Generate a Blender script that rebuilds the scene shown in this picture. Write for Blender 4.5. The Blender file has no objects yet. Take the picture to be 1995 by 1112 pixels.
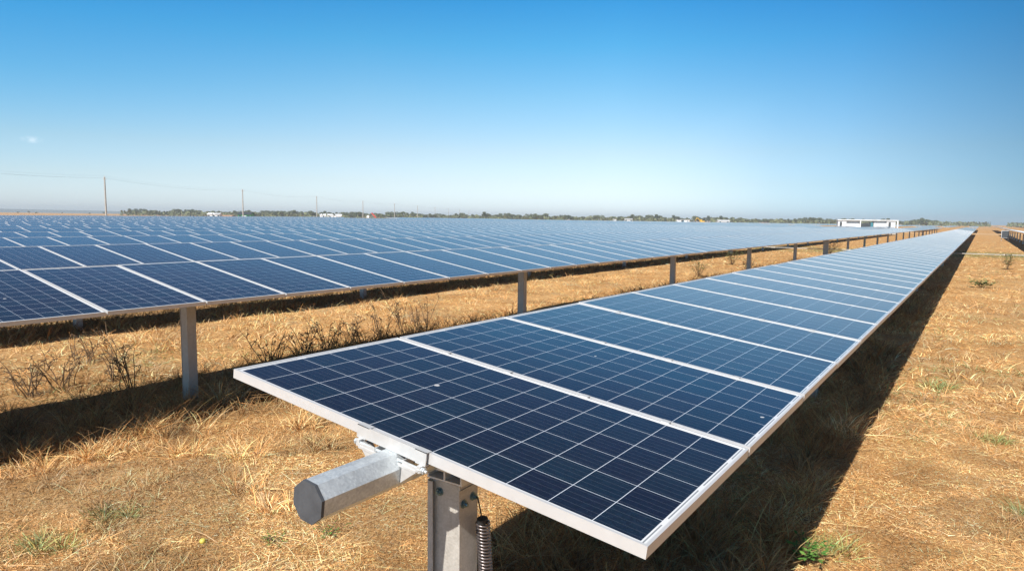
import bpy, bmesh, math, random
import numpy as np
from mathutils import Vector, Matrix

random.seed(7)
rng = np.random.default_rng(11)
scene = bpy.context.scene
COL = scene.collection

# ------------------------------------------------------------------ camera
PITCH, YAW, ROLL = -0.09834, 0.59957, 0.01315
CAM = (1.6871, -1.7251, 0.7930)
GZ = -1.50                                  # ground level; z = 0 is the table plane of the nearest row
cam_data = bpy.data.cameras.new('camera')
cam_data.sensor_fit = 'HORIZONTAL'
cam_data.sensor_width = 36.0
cam_data.lens = 36.0 * 1327.7 / 1995.0
cam_data.shift_x = -1.3 / 1995.0
cam_data.clip_start = 0.05
cam_data.clip_end = 30000
cam = bpy.data.objects.new('camera', cam_data)
COL.objects.link(cam)
cy, sy, cp, sp = math.cos(YAW), math.sin(YAW), math.cos(PITCH), math.sin(PITCH)
fw = Vector((-sy * cp, cy * cp, sp)); rt = Vector((cy, sy, 0)); up = rt.cross(fw)
c_, s_ = math.cos(ROLL), math.sin(ROLL)
rt2 = c_ * rt + s_ * up; up2 = -s_ * rt + c_ * up
cam.matrix_world = Matrix(((rt2.x, up2.x, -fw.x, CAM[0]), (rt2.y, up2.y, -fw.y, CAM[1]),
                           (rt2.z, up2.z, -fw.z, CAM[2]), (0, 0, 0, 1)))
scene.camera = cam

# ------------------------------------------------------------------ sun, sky, exposure
SUN = Vector((0.115, -0.98, 1.0)).normalized()          # direction towards the sun
sun_el = math.asin(SUN.z)
sun_az = math.atan2(SUN.x, SUN.y)                        # clockwise from +y
sl = bpy.data.lights.new('sun', 'SUN')
sl.energy = 4.9
sl.angle = math.radians(0.5)
sl.color = (1.0, 0.955, 0.88)
so = bpy.data.objects.new('sun', sl)
so.rotation_euler = SUN.to_track_quat('Z', 'Y').to_euler()
so.location = (0, -20, 40)
COL.objects.link(so)

world = bpy.data.worlds.new('World')
scene.world = world
world.use_nodes = True
wn, wl = world.node_tree.nodes, world.node_tree.links
wn.clear()


class NT:
    """little helper that chains nodes"""
    def __init__(self, tree):
        self.t = tree; self.n = tree.nodes; self.l = tree.links

    def node(self, kind, **props):
        nd = self.n.new(kind)
        for k, v in props.items():
            setattr(nd, k, v)
        return nd

    def put(self, sock, val):
        if isinstance(val, bpy.types.NodeSocket):
            self.l.new(val, sock)
        elif isinstance(val, (tuple, list)) and len(val) == 3 and sock.type == 'RGBA':
            sock.default_value = (*val, 1)
        else:
            sock.default_value = val

    def m(self, op, a, b=None, c=None, clamp=False):
        nd = self.node('ShaderNodeMath', operation=op, use_clamp=clamp)
        self.put(nd.inputs[0], a)
        if b is not None: self.put(nd.inputs[1], b)
        if c is not None: self.put(nd.inputs[2], c)
        return nd.outputs[0]

    def mix(self, f, a, b, mode='MIX'):
        nd = self.node('ShaderNodeMix', data_type='RGBA', blend_type=mode)
        self.put(nd.inputs[0], f); self.put(nd.inputs[6], a); self.put(nd.inputs[7], b)
        return nd.outputs[2]

    def ramp(self, f, stops, interp='LINEAR'):
        nd = self.node('ShaderNodeValToRGB')
        cr = nd.color_ramp; cr.interpolation = interp
        while len(cr.elements) < len(stops): cr.elements.new(0.5)
        for e, (p, c) in zip(cr.elements, stops):
            e.position = p; e.color = (*c, 1)
        self.put(nd.inputs[0], f)
        return nd.outputs[0]

    def noise(self, vec, scale, detail=4, rough=0.55, dist=0.0):
        nd = self.node('ShaderNodeTexNoise')
        if vec is not None: self.put(nd.inputs['Vector'], vec)
        nd.inputs['Scale'].default_value = scale; nd.inputs['Detail'].default_value = detail
        nd.inputs['Roughness'].default_value = rough; nd.inputs['Distortion'].default_value = dist
        return nd.outputs[0]

    def maprange(self, v, a, b, c=0.0, d=1.0):
        nd = self.node('ShaderNodeMapRange')
        for i, x in enumerate((v, a, b, c, d)): self.put(nd.inputs[i], x)
        return nd.outputs[0]


W_ = NT(world.node_tree)
sky = W_.node('ShaderNodeTexSky', sky_type='NISHITA')
sky.sun_disc = False
sky.sun_elevation = sun_el
sky.sun_rotation = sun_az
sky.altitude = 200
sky.air_density = 1.0
sky.dust_density = 0.8
sky.ozone_density = 1.6
tc = W_.node('ShaderNodeTexCoord')
sep = W_.node('ShaderNodeSeparateXYZ'); wl.new(tc.outputs['Generated'], sep.inputs[0])
# clear dry-season air: the blue deepens quickly above a pale horizon
grade = W_.ramp(sep.outputs[2], [(0.0, (1.02, 1.16, 1.56)), (0.015, (1.02, 1.16, 1.54)), (0.05, (0.97, 1.01, 1.18)), (0.094, (0.92, 0.96, 1.02)),
                                 (0.167, (0.64, 0.95, 1.04)), (0.238, (0.33, 0.91, 1.10)), (0.30, (0.17, 0.81, 1.13)), (0.36, (0.16, 0.48, 0.78)), (0.46, (0.16, 0.28, 0.46)), (0.7, (0.17, 0.18, 0.24)), (1.0, (0.20, 0.18, 0.21))])
skyc = W_.mix(1.0, sky.outputs[0], grade, 'MULTIPLY')
# darker opposite the sun, paler off to the side
az_ = W_.m('ADD', W_.m('MULTIPLY', sep.outputs[0], math.cos(YAW)), W_.m('MULTIPLY', sep.outputs[1], math.sin(YAW)))
azf = W_.m('MAXIMUM', W_.maprange(sep.outputs[2], 0.01, 0.17), W_.maprange(az_, 0.05, 0.35))
skyc = W_.mix(azf, skyc, W_.ramp(W_.maprange(az_, -0.7, 0.7), [(0.0, (0.50, 0.90, 1.06)), (0.35, (0.97, 1.0, 1.0)), (0.6, (0.98, 1.0, 1.0)), (0.80, (0.62, 0.76, 0.85)), (0.96, (0.26, 0.42, 0.53))]), 'MULTIPLY')
# one small wisp of cloud low on the left
CD = Vector((-0.9318, 0.3529, 0.0849)).normalized()
vm = W_.node('ShaderNodeVectorMath', operation='SUBTRACT'); wl.new(tc.outputs['Generated'], vm.inputs[0]); vm.inputs[1].default_value = CD
vs = W_.node('ShaderNodeVectorMath', operation='MULTIPLY'); wl.new(vm.outputs[0], vs.inputs[0]); vs.inputs[1].default_value = (1.0, 1.0, 2.6)
vl = W_.node('ShaderNodeVectorMath', operation='LENGTH'); wl.new(vs.outputs[0], vl.inputs[0])
cn = W_.noise(tc.outputs['Generated'], 120, 4, 0.6)
cm = W_.m('MULTIPLY', W_.maprange(vl.outputs['Value'], 0.013, 0.003), W_.maprange(cn, 0.35, 0.65))
skyc = W_.mix(W_.m('MULTIPLY', cm, 0.32), skyc, (8.5, 8.8, 9.2))
bg = W_.node('ShaderNodeBackground')
bg.inputs['Strength'].default_value = 0.105
wl.new(skyc, bg.inputs[0])
wo = W_.node('ShaderNodeOutputWorld'); wl.new(bg.outputs[0], wo.inputs[0])

vs_ = scene.view_settings
scene.display_settings.display_device = 'sRGB'
vs_.view_transform = 'Standard'; vs_.look = 'None'; vs_.exposure = 0.45; vs_.gamma = 1.0
vs_.use_curve_mapping = False
scene.cycles.max_bounces = 6
scene.cycles.diffuse_bounces = 2
scene.cycles.glossy_bounces = 3
scene.cycles.volume_bounces = 0

# ------------------------------------------------------------------ materials
def new_mat(name):
    m = bpy.data.materials.new(name); m.use_nodes = True
    t = NT(m.node_tree); t.n.clear()
    out = t.node('ShaderNodeOutputMaterial'); b = t.node('ShaderNodeBsdfPrincipled')
    t.l.new(b.outputs[0], out.inputs[0])
    return m, t, b


def plain(name, col, rough=0.6, metal=0.0, var=0.15, scale=6.0, bump=0.0, bscale=40.0, spec=0.5):
    m, t, b = new_mat(name)
    co = t.node('ShaderNodeTexCoord').outputs['Object']
    n = t.noise(co, scale, 5, 0.6)
    dark = tuple(c * (1 - var) for c in col); lite = tuple(min(1, c * (1 + var)) for c in col)
    t.put(b.inputs['Base Color'], t.mix(t.maprange(n, 0.3, 0.7), dark, lite))
    b.inputs['Roughness'].default_value = rough; b.inputs['Metallic'].default_value = metal
    b.inputs['Specular IOR Level'].default_value = spec
    if bump:
        bn = t.node('ShaderNodeBump'); bn.inputs['Strength'].default_value = bump; bn.inputs['Distance'].default_value = 0.003
        t.put(bn.inputs['Height'], t.noise(co, bscale, 4, 0.6)); t.l.new(bn.outputs[0], b.inputs['Normal'])
    return m


def galvanised(name, lo, hi, rough):
    m, t, b = new_mat(name)
    co = t.node('ShaderNodeTexCoord').outputs['Object']
    v = t.node('ShaderNodeTexVoronoi'); v.inputs['Scale'].default_value = 140; t.put(v.inputs['Vector'], co)
    sp_ = t.node('ShaderNodeSeparateColor'); t.l.new(v.outputs['Color'], sp_.inputs[0])
    st = t.noise(co, 9, 6, 0.7, 0.6)
    f = t.m('ADD', t.m('MULTIPLY', sp_.outputs[0], 0.22), t.m('MULTIPLY', st, 0.85))
    c = t.mix(t.maprange(f, 0.25, 0.8), lo, hi)
    stain = t.maprange(t.noise(co, 3.2, 6, 0.75), 0.62, 0.72, 0, 0.35)
    c = t.mix(stain, c, (0.36, 0.31, 0.25))
    t.put(b.inputs['Base Color'], c)
    b.inputs['Metallic'].default_value = 0.45 if name == 'galvanised_steel' else 0.2
    t.put(b.inputs['Roughness'], t.maprange(f, 0.2, 0.9, rough - 0.1, rough + 0.12))
    return m


M = {}
M['frame'] = plain('anodised_aluminium', (0.63, 0.63, 0.635), 0.42, 0.3, 0.04, 18, 0.05, 60)
M['clamp'] = plain('bracket_aluminium', (0.60, 0.60, 0.595), 0.5, 0.35, 0.06, 25, 0.08, 90)
M['galv'] = galvanised('galvanised_steel', (0.40, 0.44, 0.47), (0.74, 0.79, 0.81), 0.42)
M['post'] = galvanised('weathered_galvanised_post', (0.37, 0.345, 0.31), (0.57, 0.54, 0.495), 0.55)
M['cap'] = plain('dark_plastic_cap', (0.066, 0.071, 0.080), 0.6, 0, 0.22, 18, 0.1, 120)
M['bolt'] = plain('zinc_bolt', (0.16, 0.24, 0.27), 0.35, 0.7, 0.25, 40)
M['spring'] = plain('spring_steel', (0.22, 0.19, 0.185), 0.3, 0.8, 0.3, 30)
M['black'] = plain('black_rubber', (0.02, 0.02, 0.021), 0.6, 0, 0.2, 20)
M['back'] = plain('white_backsheet', (0.30, 0.30, 0.30), 0.6)
M['white'] = plain('white_painted_steel', (0.80, 0.81, 0.82), 0.45, 0, 0.04, 2.0)
M['offwhite'] = plain('pale_grey_painted_steel', (0.62, 0.64, 0.66), 0.5, 0, 0.06, 2.0)
M['dark'] = plain('dark_equipment', (0.05, 0.06, 0.07), 0.5, 0, 0.3, 3.0)
M['teal'] = plain('teal_painted_panel', (0.05, 0.20, 0.26), 0.5, 0, 0.1, 3.0)
M['concrete'] = plain('concrete', (0.42, 0.40, 0.37), 0.85, 0, 0.12, 2.0)
M['wood'] = plain('weathered_pole_wood', (0.20, 0.16, 0.12), 0.85, 0, 0.25, 1.5)
M['steelpole'] = plain('grey_pole', (0.40, 0.38, 0.35), 0.7, 0, 0.2, 1.5)
M['wire'] = plain('conductor_wire', (0.22, 0.23, 0.25), 0.5, 0.5, 0.1)
M['green'] = plain('green_painted_sheet', (0.06, 0.34, 0.12), 0.5, 0, 0.12, 1.0)
M['greyroof'] = plain('grey_sheet_roof', (0.45, 0.46, 0.47), 0.5, 0, 0.1, 1.0)
M['yellow'] = plain('yellow_machine_paint', (0.75, 0.45, 0.03), 0.45, 0, 0.1, 1.0)
M['red'] = plain('red_vehicle_paint', (0.55, 0.05, 0.03), 0.45, 0, 0.1, 1.0)
M['brick'] = plain('terracotta_wall', (0.42, 0.25, 0.16), 0.85, 0, 0.15, 1.0)
M['window'] = plain('dark_window_glass', (0.03, 0.04, 0.05), 0.1)
M['bark'] = plain('tree_bark', (0.11, 0.085, 0.06), 0.9, 0, 0.3, 2.0)
M['lemon'] = plain('yellow_fruit_skin', (0.62, 0.52, 0.10), 0.5, 0, 0.12, 20)


def panel_glass():
    m, t, b = new_mat('polycrystalline_solar_cells')
    uv = t.node('ShaderNodeUVMap'); uv.uv_map = 'cells'
    s = t.node('ShaderNodeSeparateXYZ'); t.l.new(uv.outputs[0], s.inputs[0])
    x, y = s.outputs[0], s.outputs[1]
    CX, CY = 0.1585, 0.1625
    cx = t.m('ADD', t.m('DIVIDE', x, CX), 6.0); cyy = t.m('ADD', t.m('DIVIDE', y, CY), 3.0)
    fx = t.m('FRACT', cx); fy = t.m('FRACT', cyy)
    dx = t.m('MINIMUM', fx, t.m('SUBTRACT', 1.0, fx)); dy = t.m('MINIMUM', fy, t.m('SUBTRACT', 1.0, fy))
    gap = t.m('LESS_THAN', t.m('MINIMUM', t.m('MULTIPLY', dx, CX), t.m('MULTIPLY', dy, CY)), 0.00115)
    # busbars run along the long side, five to a cell
    fb = t.m('FRACT', t.m('MULTIPLY', fy, 5.0)); db = t.m('ABSOLUTE', t.m('SUBTRACT', fb, 0.5))
    bus = t.m('LESS_THAN', t.m('MULTIPLY', db, CY / 5), 0.00060)
    # crystal flakes and cell to cell tint
    oi = t.node('ShaderNodeObjectInfo')
    comb = t.node('ShaderNodeCombineXYZ'); t.put(comb.inputs[0], t.m('FLOOR', cx)); t.put(comb.inputs[1], t.m('FLOOR', cyy))
    t.put(comb.inputs[2], t.m('MULTIPLY', oi.outputs['Random'], 57.0))
    wnz = t.node('ShaderNodeTexWhiteNoise'); t.l.new(comb.outputs[0], wnz.inputs['Vector'])
    vo = t.node('ShaderNodeTexVoronoi'); vo.inputs['Scale'].default_value = 95; t.l.new(uv.outputs[0], vo.inputs['Vector'])
    sc = t.node('ShaderNodeSeparateColor'); t.l.new(vo.outputs['Color'], sc.inputs[0])
    lum = t.m('ADD', t.m('MULTIPLY', wnz.outputs[0], 0.20), t.m('ADD', 0.72, t.m('MULTIPLY', sc.outputs[1], 0.36)))
    lum = t.m('MULTIPLY', lum, t.m('ADD', 0.86, t.m('MULTIPLY', oi.outputs['Random'], 0.28)))
    comb2 = t.node('ShaderNodeCombineColor')
    for i in range(3): t.put(comb2.inputs[i], lum)
    cell = t.mix(1.0, t.mix(t.m('ADD', t.m('MULTIPLY', sc.outputs[0], 0.4), t.m('MULTIPLY', wnz.outputs[0], 0.6)), (0.0082, 0.0122, 0.0310), (0.0050, 0.0176, 0.0320)), comb2.outputs[0], 'MULTIPLY')
    col = t.mix(t.m('MULTIPLY', bus, 0.40), cell, (0.16, 0.18, 0.21))
    col = t.mix(t.m('MULTIPLY', gap, 0.95), col, (0.66, 0.72, 0.80))
    # white margins with the string ribbons at the short ends
    ax = t.m('ABSOLUTE', x); ay = t.m('ABSOLUTE', y)
    marg = t.m('MAXIMUM', t.m('GREATER_THAN', ax, 6 * CX - 0.0008), t.m('GREATER_THAN', ay, 3 * CY - 0.0008))
    col = t.mix(marg, col, (0.66, 0.68, 0.70))
    rib = t.m('MULTIPLY', t.m('GREATER_THAN', ax, 6 * CX + 0.0048), t.m('LESS_THAN', ax, 6 * CX + 0.0095))
    f2 = t.m('FRACT', t.m('ADD', t.m('MULTIPLY', cyy, 0.5), t.m('MULTIPLY', t.m('GREATER_THAN', x, 0.0), 0.5)))
    rib = t.m('MULTIPLY', rib, t.m('MULTIPLY', t.m('GREATER_THAN', f2, 0.08), t.m('LESS_THAN', f2, 0.92)))
    col = t.mix(t.m('MULTIPLY', rib, 0.8), col, (0.10, 0.12, 0.14))
    # bird droppings and dust specks
    off = t.node('ShaderNodeCombineXYZ'); t.put(off.inputs[0], t.m('MULTIPLY', oi.outputs['Random'], 83.0)); t.put(off.inputs[1], t.m('MULTIPLY', oi.outputs['Random'], 41.0))
    va = t.node('ShaderNodeVectorMath', operation='ADD'); t.l.new(uv.outputs[0], va.inputs[0]); t.l.new(off.outputs[0], va.inputs[1])
    vd = t.node('ShaderNodeTexVoronoi'); vd.inputs['Scale'].default_value = 5.0; t.l.new(va.outputs[0], vd.inputs['Vector'])
    sd = t.node('ShaderNodeSeparateColor'); t.l.new(vd.outputs['Color'], sd.inputs[0])
    wob = t.m('MULTIPLY', t.m('SUBTRACT', t.noise(va.outputs[0], 90, 3, 0.7), 0.5), 0.085)
    rad = t.m('MULTIPLY', t.m('POWER', sd.outputs[0], 5.5), 0.070)
    spot = t.m('LESS_THAN', t.m('ADD', vd.outputs['Distance'], wob), rad)
    col = t.mix(t.m('MULTIPLY', spot, 0.75), col, (0.70, 0.68, 0.66))
    # thin film of dust
    du = t.maprange(t.noise(va.outputs[0], 2.2, 5, 0.65), 0.35, 0.75, 0.0, 0.014)
    col = t.mix(du, col, (0.42, 0.34, 0.26))
    t.put(b.inputs['Base Color'], col)
    t.put(b.inputs['Roughness'], t.maprange(t.noise(va.outputs[0], 14, 4, 0.6), 0.3, 0.7, 0.04, 0.10))
    b.inputs['IOR'].default_value = 1.30
    b.inputs['Sheen Weight'].default_value = 1.0; b.inputs['Sheen Roughness'].default_value = 0.205
    b.inputs['Sheen Tint'].default_value = (1.0, 0.93, 0.88, 1)
    return m


M['cells'] = panel_glass()


def straw(name, tint=(1, 1, 1)):
    m, t, b = new_mat(name)
    a = t.node('ShaderNodeAttribute'); a.attribute_name = 'straw'; a.attribute_type = 'GEOMETRY'
    t.put(b.inputs['Base Color'], t.mix(1.0, a.outputs['Color'], tint, 'MULTIPLY'))
    b.inputs['Roughness'].default_value = 0.7
    b.inputs['Specular IOR Level'].default_value = 0.25
    return m


M['straw'] = straw('dry_straw_blades')


def ground_mat():
    m, t, b = new_mat('dry_mown_grass_soil')
    co = t.node('ShaderNodeTexCoord').outputs['Object']
    big = t.noise(co, 0.045, 5, 0.6); mid = t.noise(co, 0.7, 6, 0.62, 0.4); fine = t.noise(co, 14, 8, 0.72, 0.8); fib = t.noise(co, 70, 6, 0.75, 1.2)
    c = t.ramp(t.m('ADD', t.m('MULTIPLY', mid, 0.55), t.m('MULTIPLY', fine, 0.45)),
               [(0.30, (0.33, 0.165, 0.058)), (0.44, (0.59, 0.32, 0.125)), (0.54, (0.72, 0.43, 0.185)), (0.68, (0.78, 0.52, 0.26))])
    c = t.mix(t.maprange(fib, 0.38, 0.58, 0.0, 0.9), t.mix(1.0, c, (0.42, 0.38, 0.32), 'MULTIPLY'), c)
    c = t.mix(t.maprange(fib, 0.58, 0.72, 0.0, 0.6), c, (0.70, 0.50, 0.27))
    c = t.mix(t.maprange(big, 0.5, 0.68, 0, 0.35), c, (0.42, 0.30, 0.15))
    gr = t.maprange(t.noise(co, 1.1, 6, 0.7, 0.8), 0.52, 0.66, 0, 0.7)
    c = t.mix(gr, c, (0.34, 0.235, 0.130))
    bare = t.maprange(t.noise(co, 0.55, 5, 0.65, 0.5), 0.60, 0.72, 0, 0.8)
    c = t.mix(bare, c, (0.66, 0.43, 0.22))
    # ground that keeps a little green: a damp strip across the rows and a few patches
    s = t.node('ShaderNodeSeparateXYZ'); t.l.new(co, s.inputs[0])
    strip = t.m('MULTIPLY', t.maprange(t.m('ABSOLUTE', t.m('SUBTRACT', s.outputs[1], 61.0)), 9.0, 2.0), t.maprange(t.noise(co, 0.22, 5, 0.65), 0.36, 0.52))
    c = t.mix(t.m('MULTIPLY', strip, 0.8), c, (0.13, 0.17, 0.06))
    gp = t.maprange(t.noise(co, 0.33, 5, 0.7), 0.63, 0.75, 0, 0.4)
    c = t.mix(gp, c, (0.22, 0.20, 0.08))
    road = t.m('MULTIPLY', t.maprange(t.m('ABSOLUTE', t.m('SUBTRACT', s.outputs[1], 193.0)), 6.0, 4.0), 0.8)
    c = t.mix(road, c, (0.62, 0.44, 0.27))
    t.put(b.inputs['Base Color'], c)
    b.inputs['Roughness'].default_value = 0.95
    b.inputs['Specular IOR Level'].default_value = 0.1
    bp = t.node('ShaderNodeBump'); bp.inputs['Strength'].default_value = 0.9; bp.inputs['Distance'].default_value = 0.03
    t.put(bp.inputs['Height'], t.m('ADD', t.m('MULTIPLY', fine, 0.7), t.m('MULTIPLY', fib, 0.35)))
    t.l.new(bp.outputs[0], b.inputs['Normal'])
    return m


M['ground'] = ground_mat()


def foliage(name, lo, hi):
    m, t, b = new_mat(name)
    oi = t.node('ShaderNodeObjectInfo'); g = t.node('ShaderNodeNewGeometry')
    f = t.m('ADD', t.m('MULTIPLY', g.outputs['Random Per Island'], 0.6), t.m('MULTIPLY', oi.outputs['Random'], 0.4))
    t.put(b.inputs['Base Color'], t.mix(f, lo, hi))
    b.inputs['Roughness'].default_value = 0.8; b.inputs['Specular IOR Level'].default_value = 0.2
    return m


M['leaf'] = foliage('eucalypt_leaves', (0.075, 0.095, 0.045), (0.20, 0.21, 0.11))
M['weedleaf'] = foliage('green_weed_leaves', (0.06, 0.16, 0.03), (0.20, 0.34, 0.07))
M['shrubleaf'] = foliage('dull_green_shrub_leaves', (0.10, 0.12, 0.04), (0.22, 0.22, 0.08))
M['weedstem'] = plain('dead_weed_stem', (0.13, 0.08, 0.042), 0.85, 0, 0.3, 6)
M['hill'] = plain('hazed_hill_scrub', (0.16, 0.19, 0.20), 0.95, 0, 0.1, 0.002)  # blue of the distant haze mixed into the scrub colour

# ------------------------------------------------------------------ helpers
class MB:
    """collects shapes and links them as one mesh object"""
    def __init__(self):
        self.v = []; self.f = []; self.mi = []; self.uv = {}

    def _add(self, vs, fs, mi=0):
        o = len(self.v); self.v += [tuple(x) for x in vs]
        for f in fs: self.f.append(tuple(o + i for i in f)); self.mi.append(mi)

    def box(self, x0, x1, y0, y1, z0, z1, mi=0, mat=None):
        vs = [Vector(p) for p in ((x0, y0, z0), (x1, y0, z0), (x1, y1, z0), (x0, y1, z0), (x0, y0, z1), (x1, y0, z1), (x1, y1, z1), (x0, y1, z1))]
        if mat is not None: vs = [mat @ p for p in vs]
        self._add(vs, [(0, 3, 2, 1), (4, 5, 6, 7), (0, 1, 5, 4), (1, 2, 6, 5), (2, 3, 7, 6), (3, 0, 4, 7)], mi)
        return self

    def prism(self, poly, a0, a1, axis='y', mi=0, mat=None):
        n = len(poly); vs = []
        for a in (a0, a1):
            for (p, q) in poly:
                vs.append(Vector((p, a, q) if axis == 'y' else (a, p, q) if axis == 'x' else (p, q, a)))
        if mat is not None: vs = [mat @ p for p in vs]
        fs = [tuple(range(n)), tuple(range(2 * n - 1, n - 1, -1))] + [(i, n + i, n + (i + 1) % n, (i + 1) % n) for i in range(n)]
        self._add(vs, fs, mi); return self

    def tube(self, pts, r, n=6, mi=0, r2=None, cap=True):
        pts = [Vector(p) for p in pts]; vs = []; k = len(pts)
        prev = None
        for i, p in enumerate(pts):
            d = (pts[min(i + 1, k - 1)] - pts[max(i - 1, 0)]).normalized()
            if prev is None:
                a = d.orthogonal().normalized()
            else:
                a = (prev - d * prev.dot(d)).normalized()
            prev = a; b = d.cross(a)
            rr = r if r2 is None else r + (r2 - r) * i / max(1, k - 1)
            for j in range(n):
                th = 2 * math.pi * j / n
                vs.append(p + a * (rr * math.cos(th)) + b * (rr * math.sin(th)))
        fs = [(i * n + j, i * n + (j + 1) % n, (i + 1) * n + (j + 1) % n, (i + 1) * n + j) for i in range(k - 1) for j in range(n)]
        if cap: fs += [tuple(range(n - 1, -1, -1)), tuple((k - 1) * n + j for j in range(n))]
        self._add(vs, fs, mi); return self

    def quad(self, a, b, c, d, mi=0):
        self._add([a, b, c, d], [(0, 1, 2, 3)], mi); return self

    def mesh(self, name, mats, smooth=False, fix=True):
        me = bpy.data.meshes.new(name)
        me.from_pydata(self.v, [], self.f)
        for m in (mats if isinstance(mats, (list, tuple)) else [mats]): me.materials.append(m)
        me.polygons.foreach_set('material_index', self.mi)
        if fix:
            bm = bmesh.new(); bm.from_mesh(me); bmesh.ops.recalc_face_normals(bm, faces=bm.faces); bm.to_mesh(me); bm.free()
        if smooth: me.polygons.foreach_set('use_smooth', [True] * len(me.polygons))
        me.update(); return me

    def build(self, name, mats, parent=None, loc=(0, 0, 0), rot=(0, 0, 0), smooth=False, fix=True):
        return link(name, self.mesh(name, mats, smooth, fix), parent, loc, rot)


def link(name, me, parent=None, loc=(0, 0, 0), rot=(0, 0, 0)):
    o = bpy.data.objects.new(name, me); COL.objects.link(o)
    o.location = loc; o.rotation_euler = rot
    if parent is not None: o.parent = parent
    return o


def tag(o, label, cat, group=None, kind=None):
    if label: o['label'] = label
    if cat: o['category'] = cat
    if group: o['group'] = group
    if kind: o['kind'] = kind
    return o


def thing(name, label, cat, loc, rotz=0.0, group=None):
    return tag(link(name, None, None, loc, (0, 0, rotz)), label, cat, group)


def copy_tree(o, parent=None):
    c = o.copy(); COL.objects.link(c)
    if parent is not None: c.parent = parent
    for ch in o.children: copy_tree(ch, c)
    return c


# ------------------------------------------------------------------ ground
def vnoise(x, y, seed):
    xi = np.floor(x).astype(np.int64); yi = np.floor(y).astype(np.int64); fx = x - xi; fy = y - yi
    fx = fx * fx * (3 - 2 * fx); fy = fy * fy * (3 - 2 * fy)
    def h(a, b):
        n = (a * 374761393 + b * 668265263 + seed * 1442695041) & 0x7fffffff
        n = ((n ^ (n >> 13)) * 1274126177) & 0x7fffffff
        return ((n ^ (n >> 16)) & 0xffff) / 65535.0
    return (h(xi, yi) * (1 - fx) + h(xi + 1, yi) * fx) * (1 - fy) + (h(xi, yi + 1) * (1 - fx) + h(xi + 1, yi + 1) * fx) * fy


def gh(x, y):
    """height of the ground above GZ"""
    d = np.hypot(x - CAM[0], y - CAM[1])
    fade = np.clip(1.25 - d / 60.0, 0.0, 1.0)
    return fade * (0.05 * (vnoise(x * 0.9, y * 0.9, 3) - 0.5) + 0.035 * (vnoise(x * 2.3, y * 2.3, 5) - 0.5) + 0.07 * (vnoise(x * 0.3, y * 0.3, 9) - 0.5))


NG = 340
tt = np.linspace(-1, 1, NG)
ax_ = 9.0 * np.sinh(tt * 6.36)
gx, gy = np.meshgrid(ax_ - 3.0, ax_ + 5.0)
gzv = gh(gx, gy) + GZ
gv = np.stack([gx, gy, gzv], -1).reshape(-1, 3)
idx = np.arange(NG * NG).reshape(NG, NG)
gf = np.stack([idx[:-1, :-1], idx[:-1, 1:], idx[1:, 1:], idx[1:, :-1]], -1).reshape(-1, 4)


def fast_mesh(name, verts, quads, mats, cols=None, smooth=False):
    me = bpy.data.meshes.new(name)
    me.vertices.add(len(verts)); me.vertices.foreach_set('co', np.ascontiguousarray(verts, dtype=np.float32).ravel())
    k = quads.shape[1]
    me.loops.add(quads.size); me.loops.foreach_set('vertex_index', np.ascontiguousarray(quads, dtype=np.int32).ravel())
    me.polygons.add(len(quads)); me.polygons.foreach_set('loop_start', np.arange(0, quads.size, k, dtype=np.int32))
    if smooth: me.polygons.foreach_set('use_smooth', np.ones(len(quads), dtype=bool))
    for m in (mats if isinstance(mats, (list, tuple)) else [mats]): me.materials.append(m)
    if cols is not None:
        a = me.attributes.new('straw', 'FLOAT_COLOR', 'POINT')
        c4 = np.ones((len(verts), 4), dtype=np.float32); c4[:, :3] = cols
        a.data.foreach_set('color', c4.ravel())
    me.update(calc_edges=True); me.validate()
    return me


ground = link('ground', fast_mesh('ground', gv, gf, M['ground'], smooth=True))
tag(ground, 'dry orange brown mown grass paddock under the solar rows', 'ground', None, 'structure')

# far blue hills on the left of the horizon
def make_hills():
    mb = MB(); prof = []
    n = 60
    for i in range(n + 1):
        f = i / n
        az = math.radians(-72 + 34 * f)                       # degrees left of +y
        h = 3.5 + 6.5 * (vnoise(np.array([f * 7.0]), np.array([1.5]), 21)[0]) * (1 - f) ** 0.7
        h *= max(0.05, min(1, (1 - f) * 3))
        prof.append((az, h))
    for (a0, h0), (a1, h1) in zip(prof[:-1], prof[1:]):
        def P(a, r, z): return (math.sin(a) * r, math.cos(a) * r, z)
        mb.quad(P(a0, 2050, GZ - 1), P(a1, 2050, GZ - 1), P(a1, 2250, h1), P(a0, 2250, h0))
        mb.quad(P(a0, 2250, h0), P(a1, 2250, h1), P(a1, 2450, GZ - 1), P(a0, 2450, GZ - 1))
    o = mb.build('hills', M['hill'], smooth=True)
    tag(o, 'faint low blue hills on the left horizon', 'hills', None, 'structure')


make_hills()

# ------------------------------------------------------------------ solar tracker rows
PIT = 1.03687
PW, PD, PH = 1.96, PIT - 0.020, 0.040        # module width across the row, depth along it, frame height
GW, GD = PW - 0.022, PD - 0.022               # glass


def add_uv(me, pts_uv):
    uvl = me.uv_layers.new(name='cells')
    uvl.data.foreach_set('uv', np.asarray(pts_uv, dtype=np.float32).ravel())


def uv_from_xy(me):
    uvl = me.uv_layers.new(name='cells')
    co = np.empty(len(me.vertices) * 3, dtype=np.float32); me.vertices.foreach_get('co', co); co = co.reshape(-1, 3)
    li = np.empty(len(me.loops), dtype=np.int32); me.loops.foreach_get('vertex_index', li)
    uvl.data.foreach_set('uv', np.ascontiguousarray(co[li][:, :2]).ravel())


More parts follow.
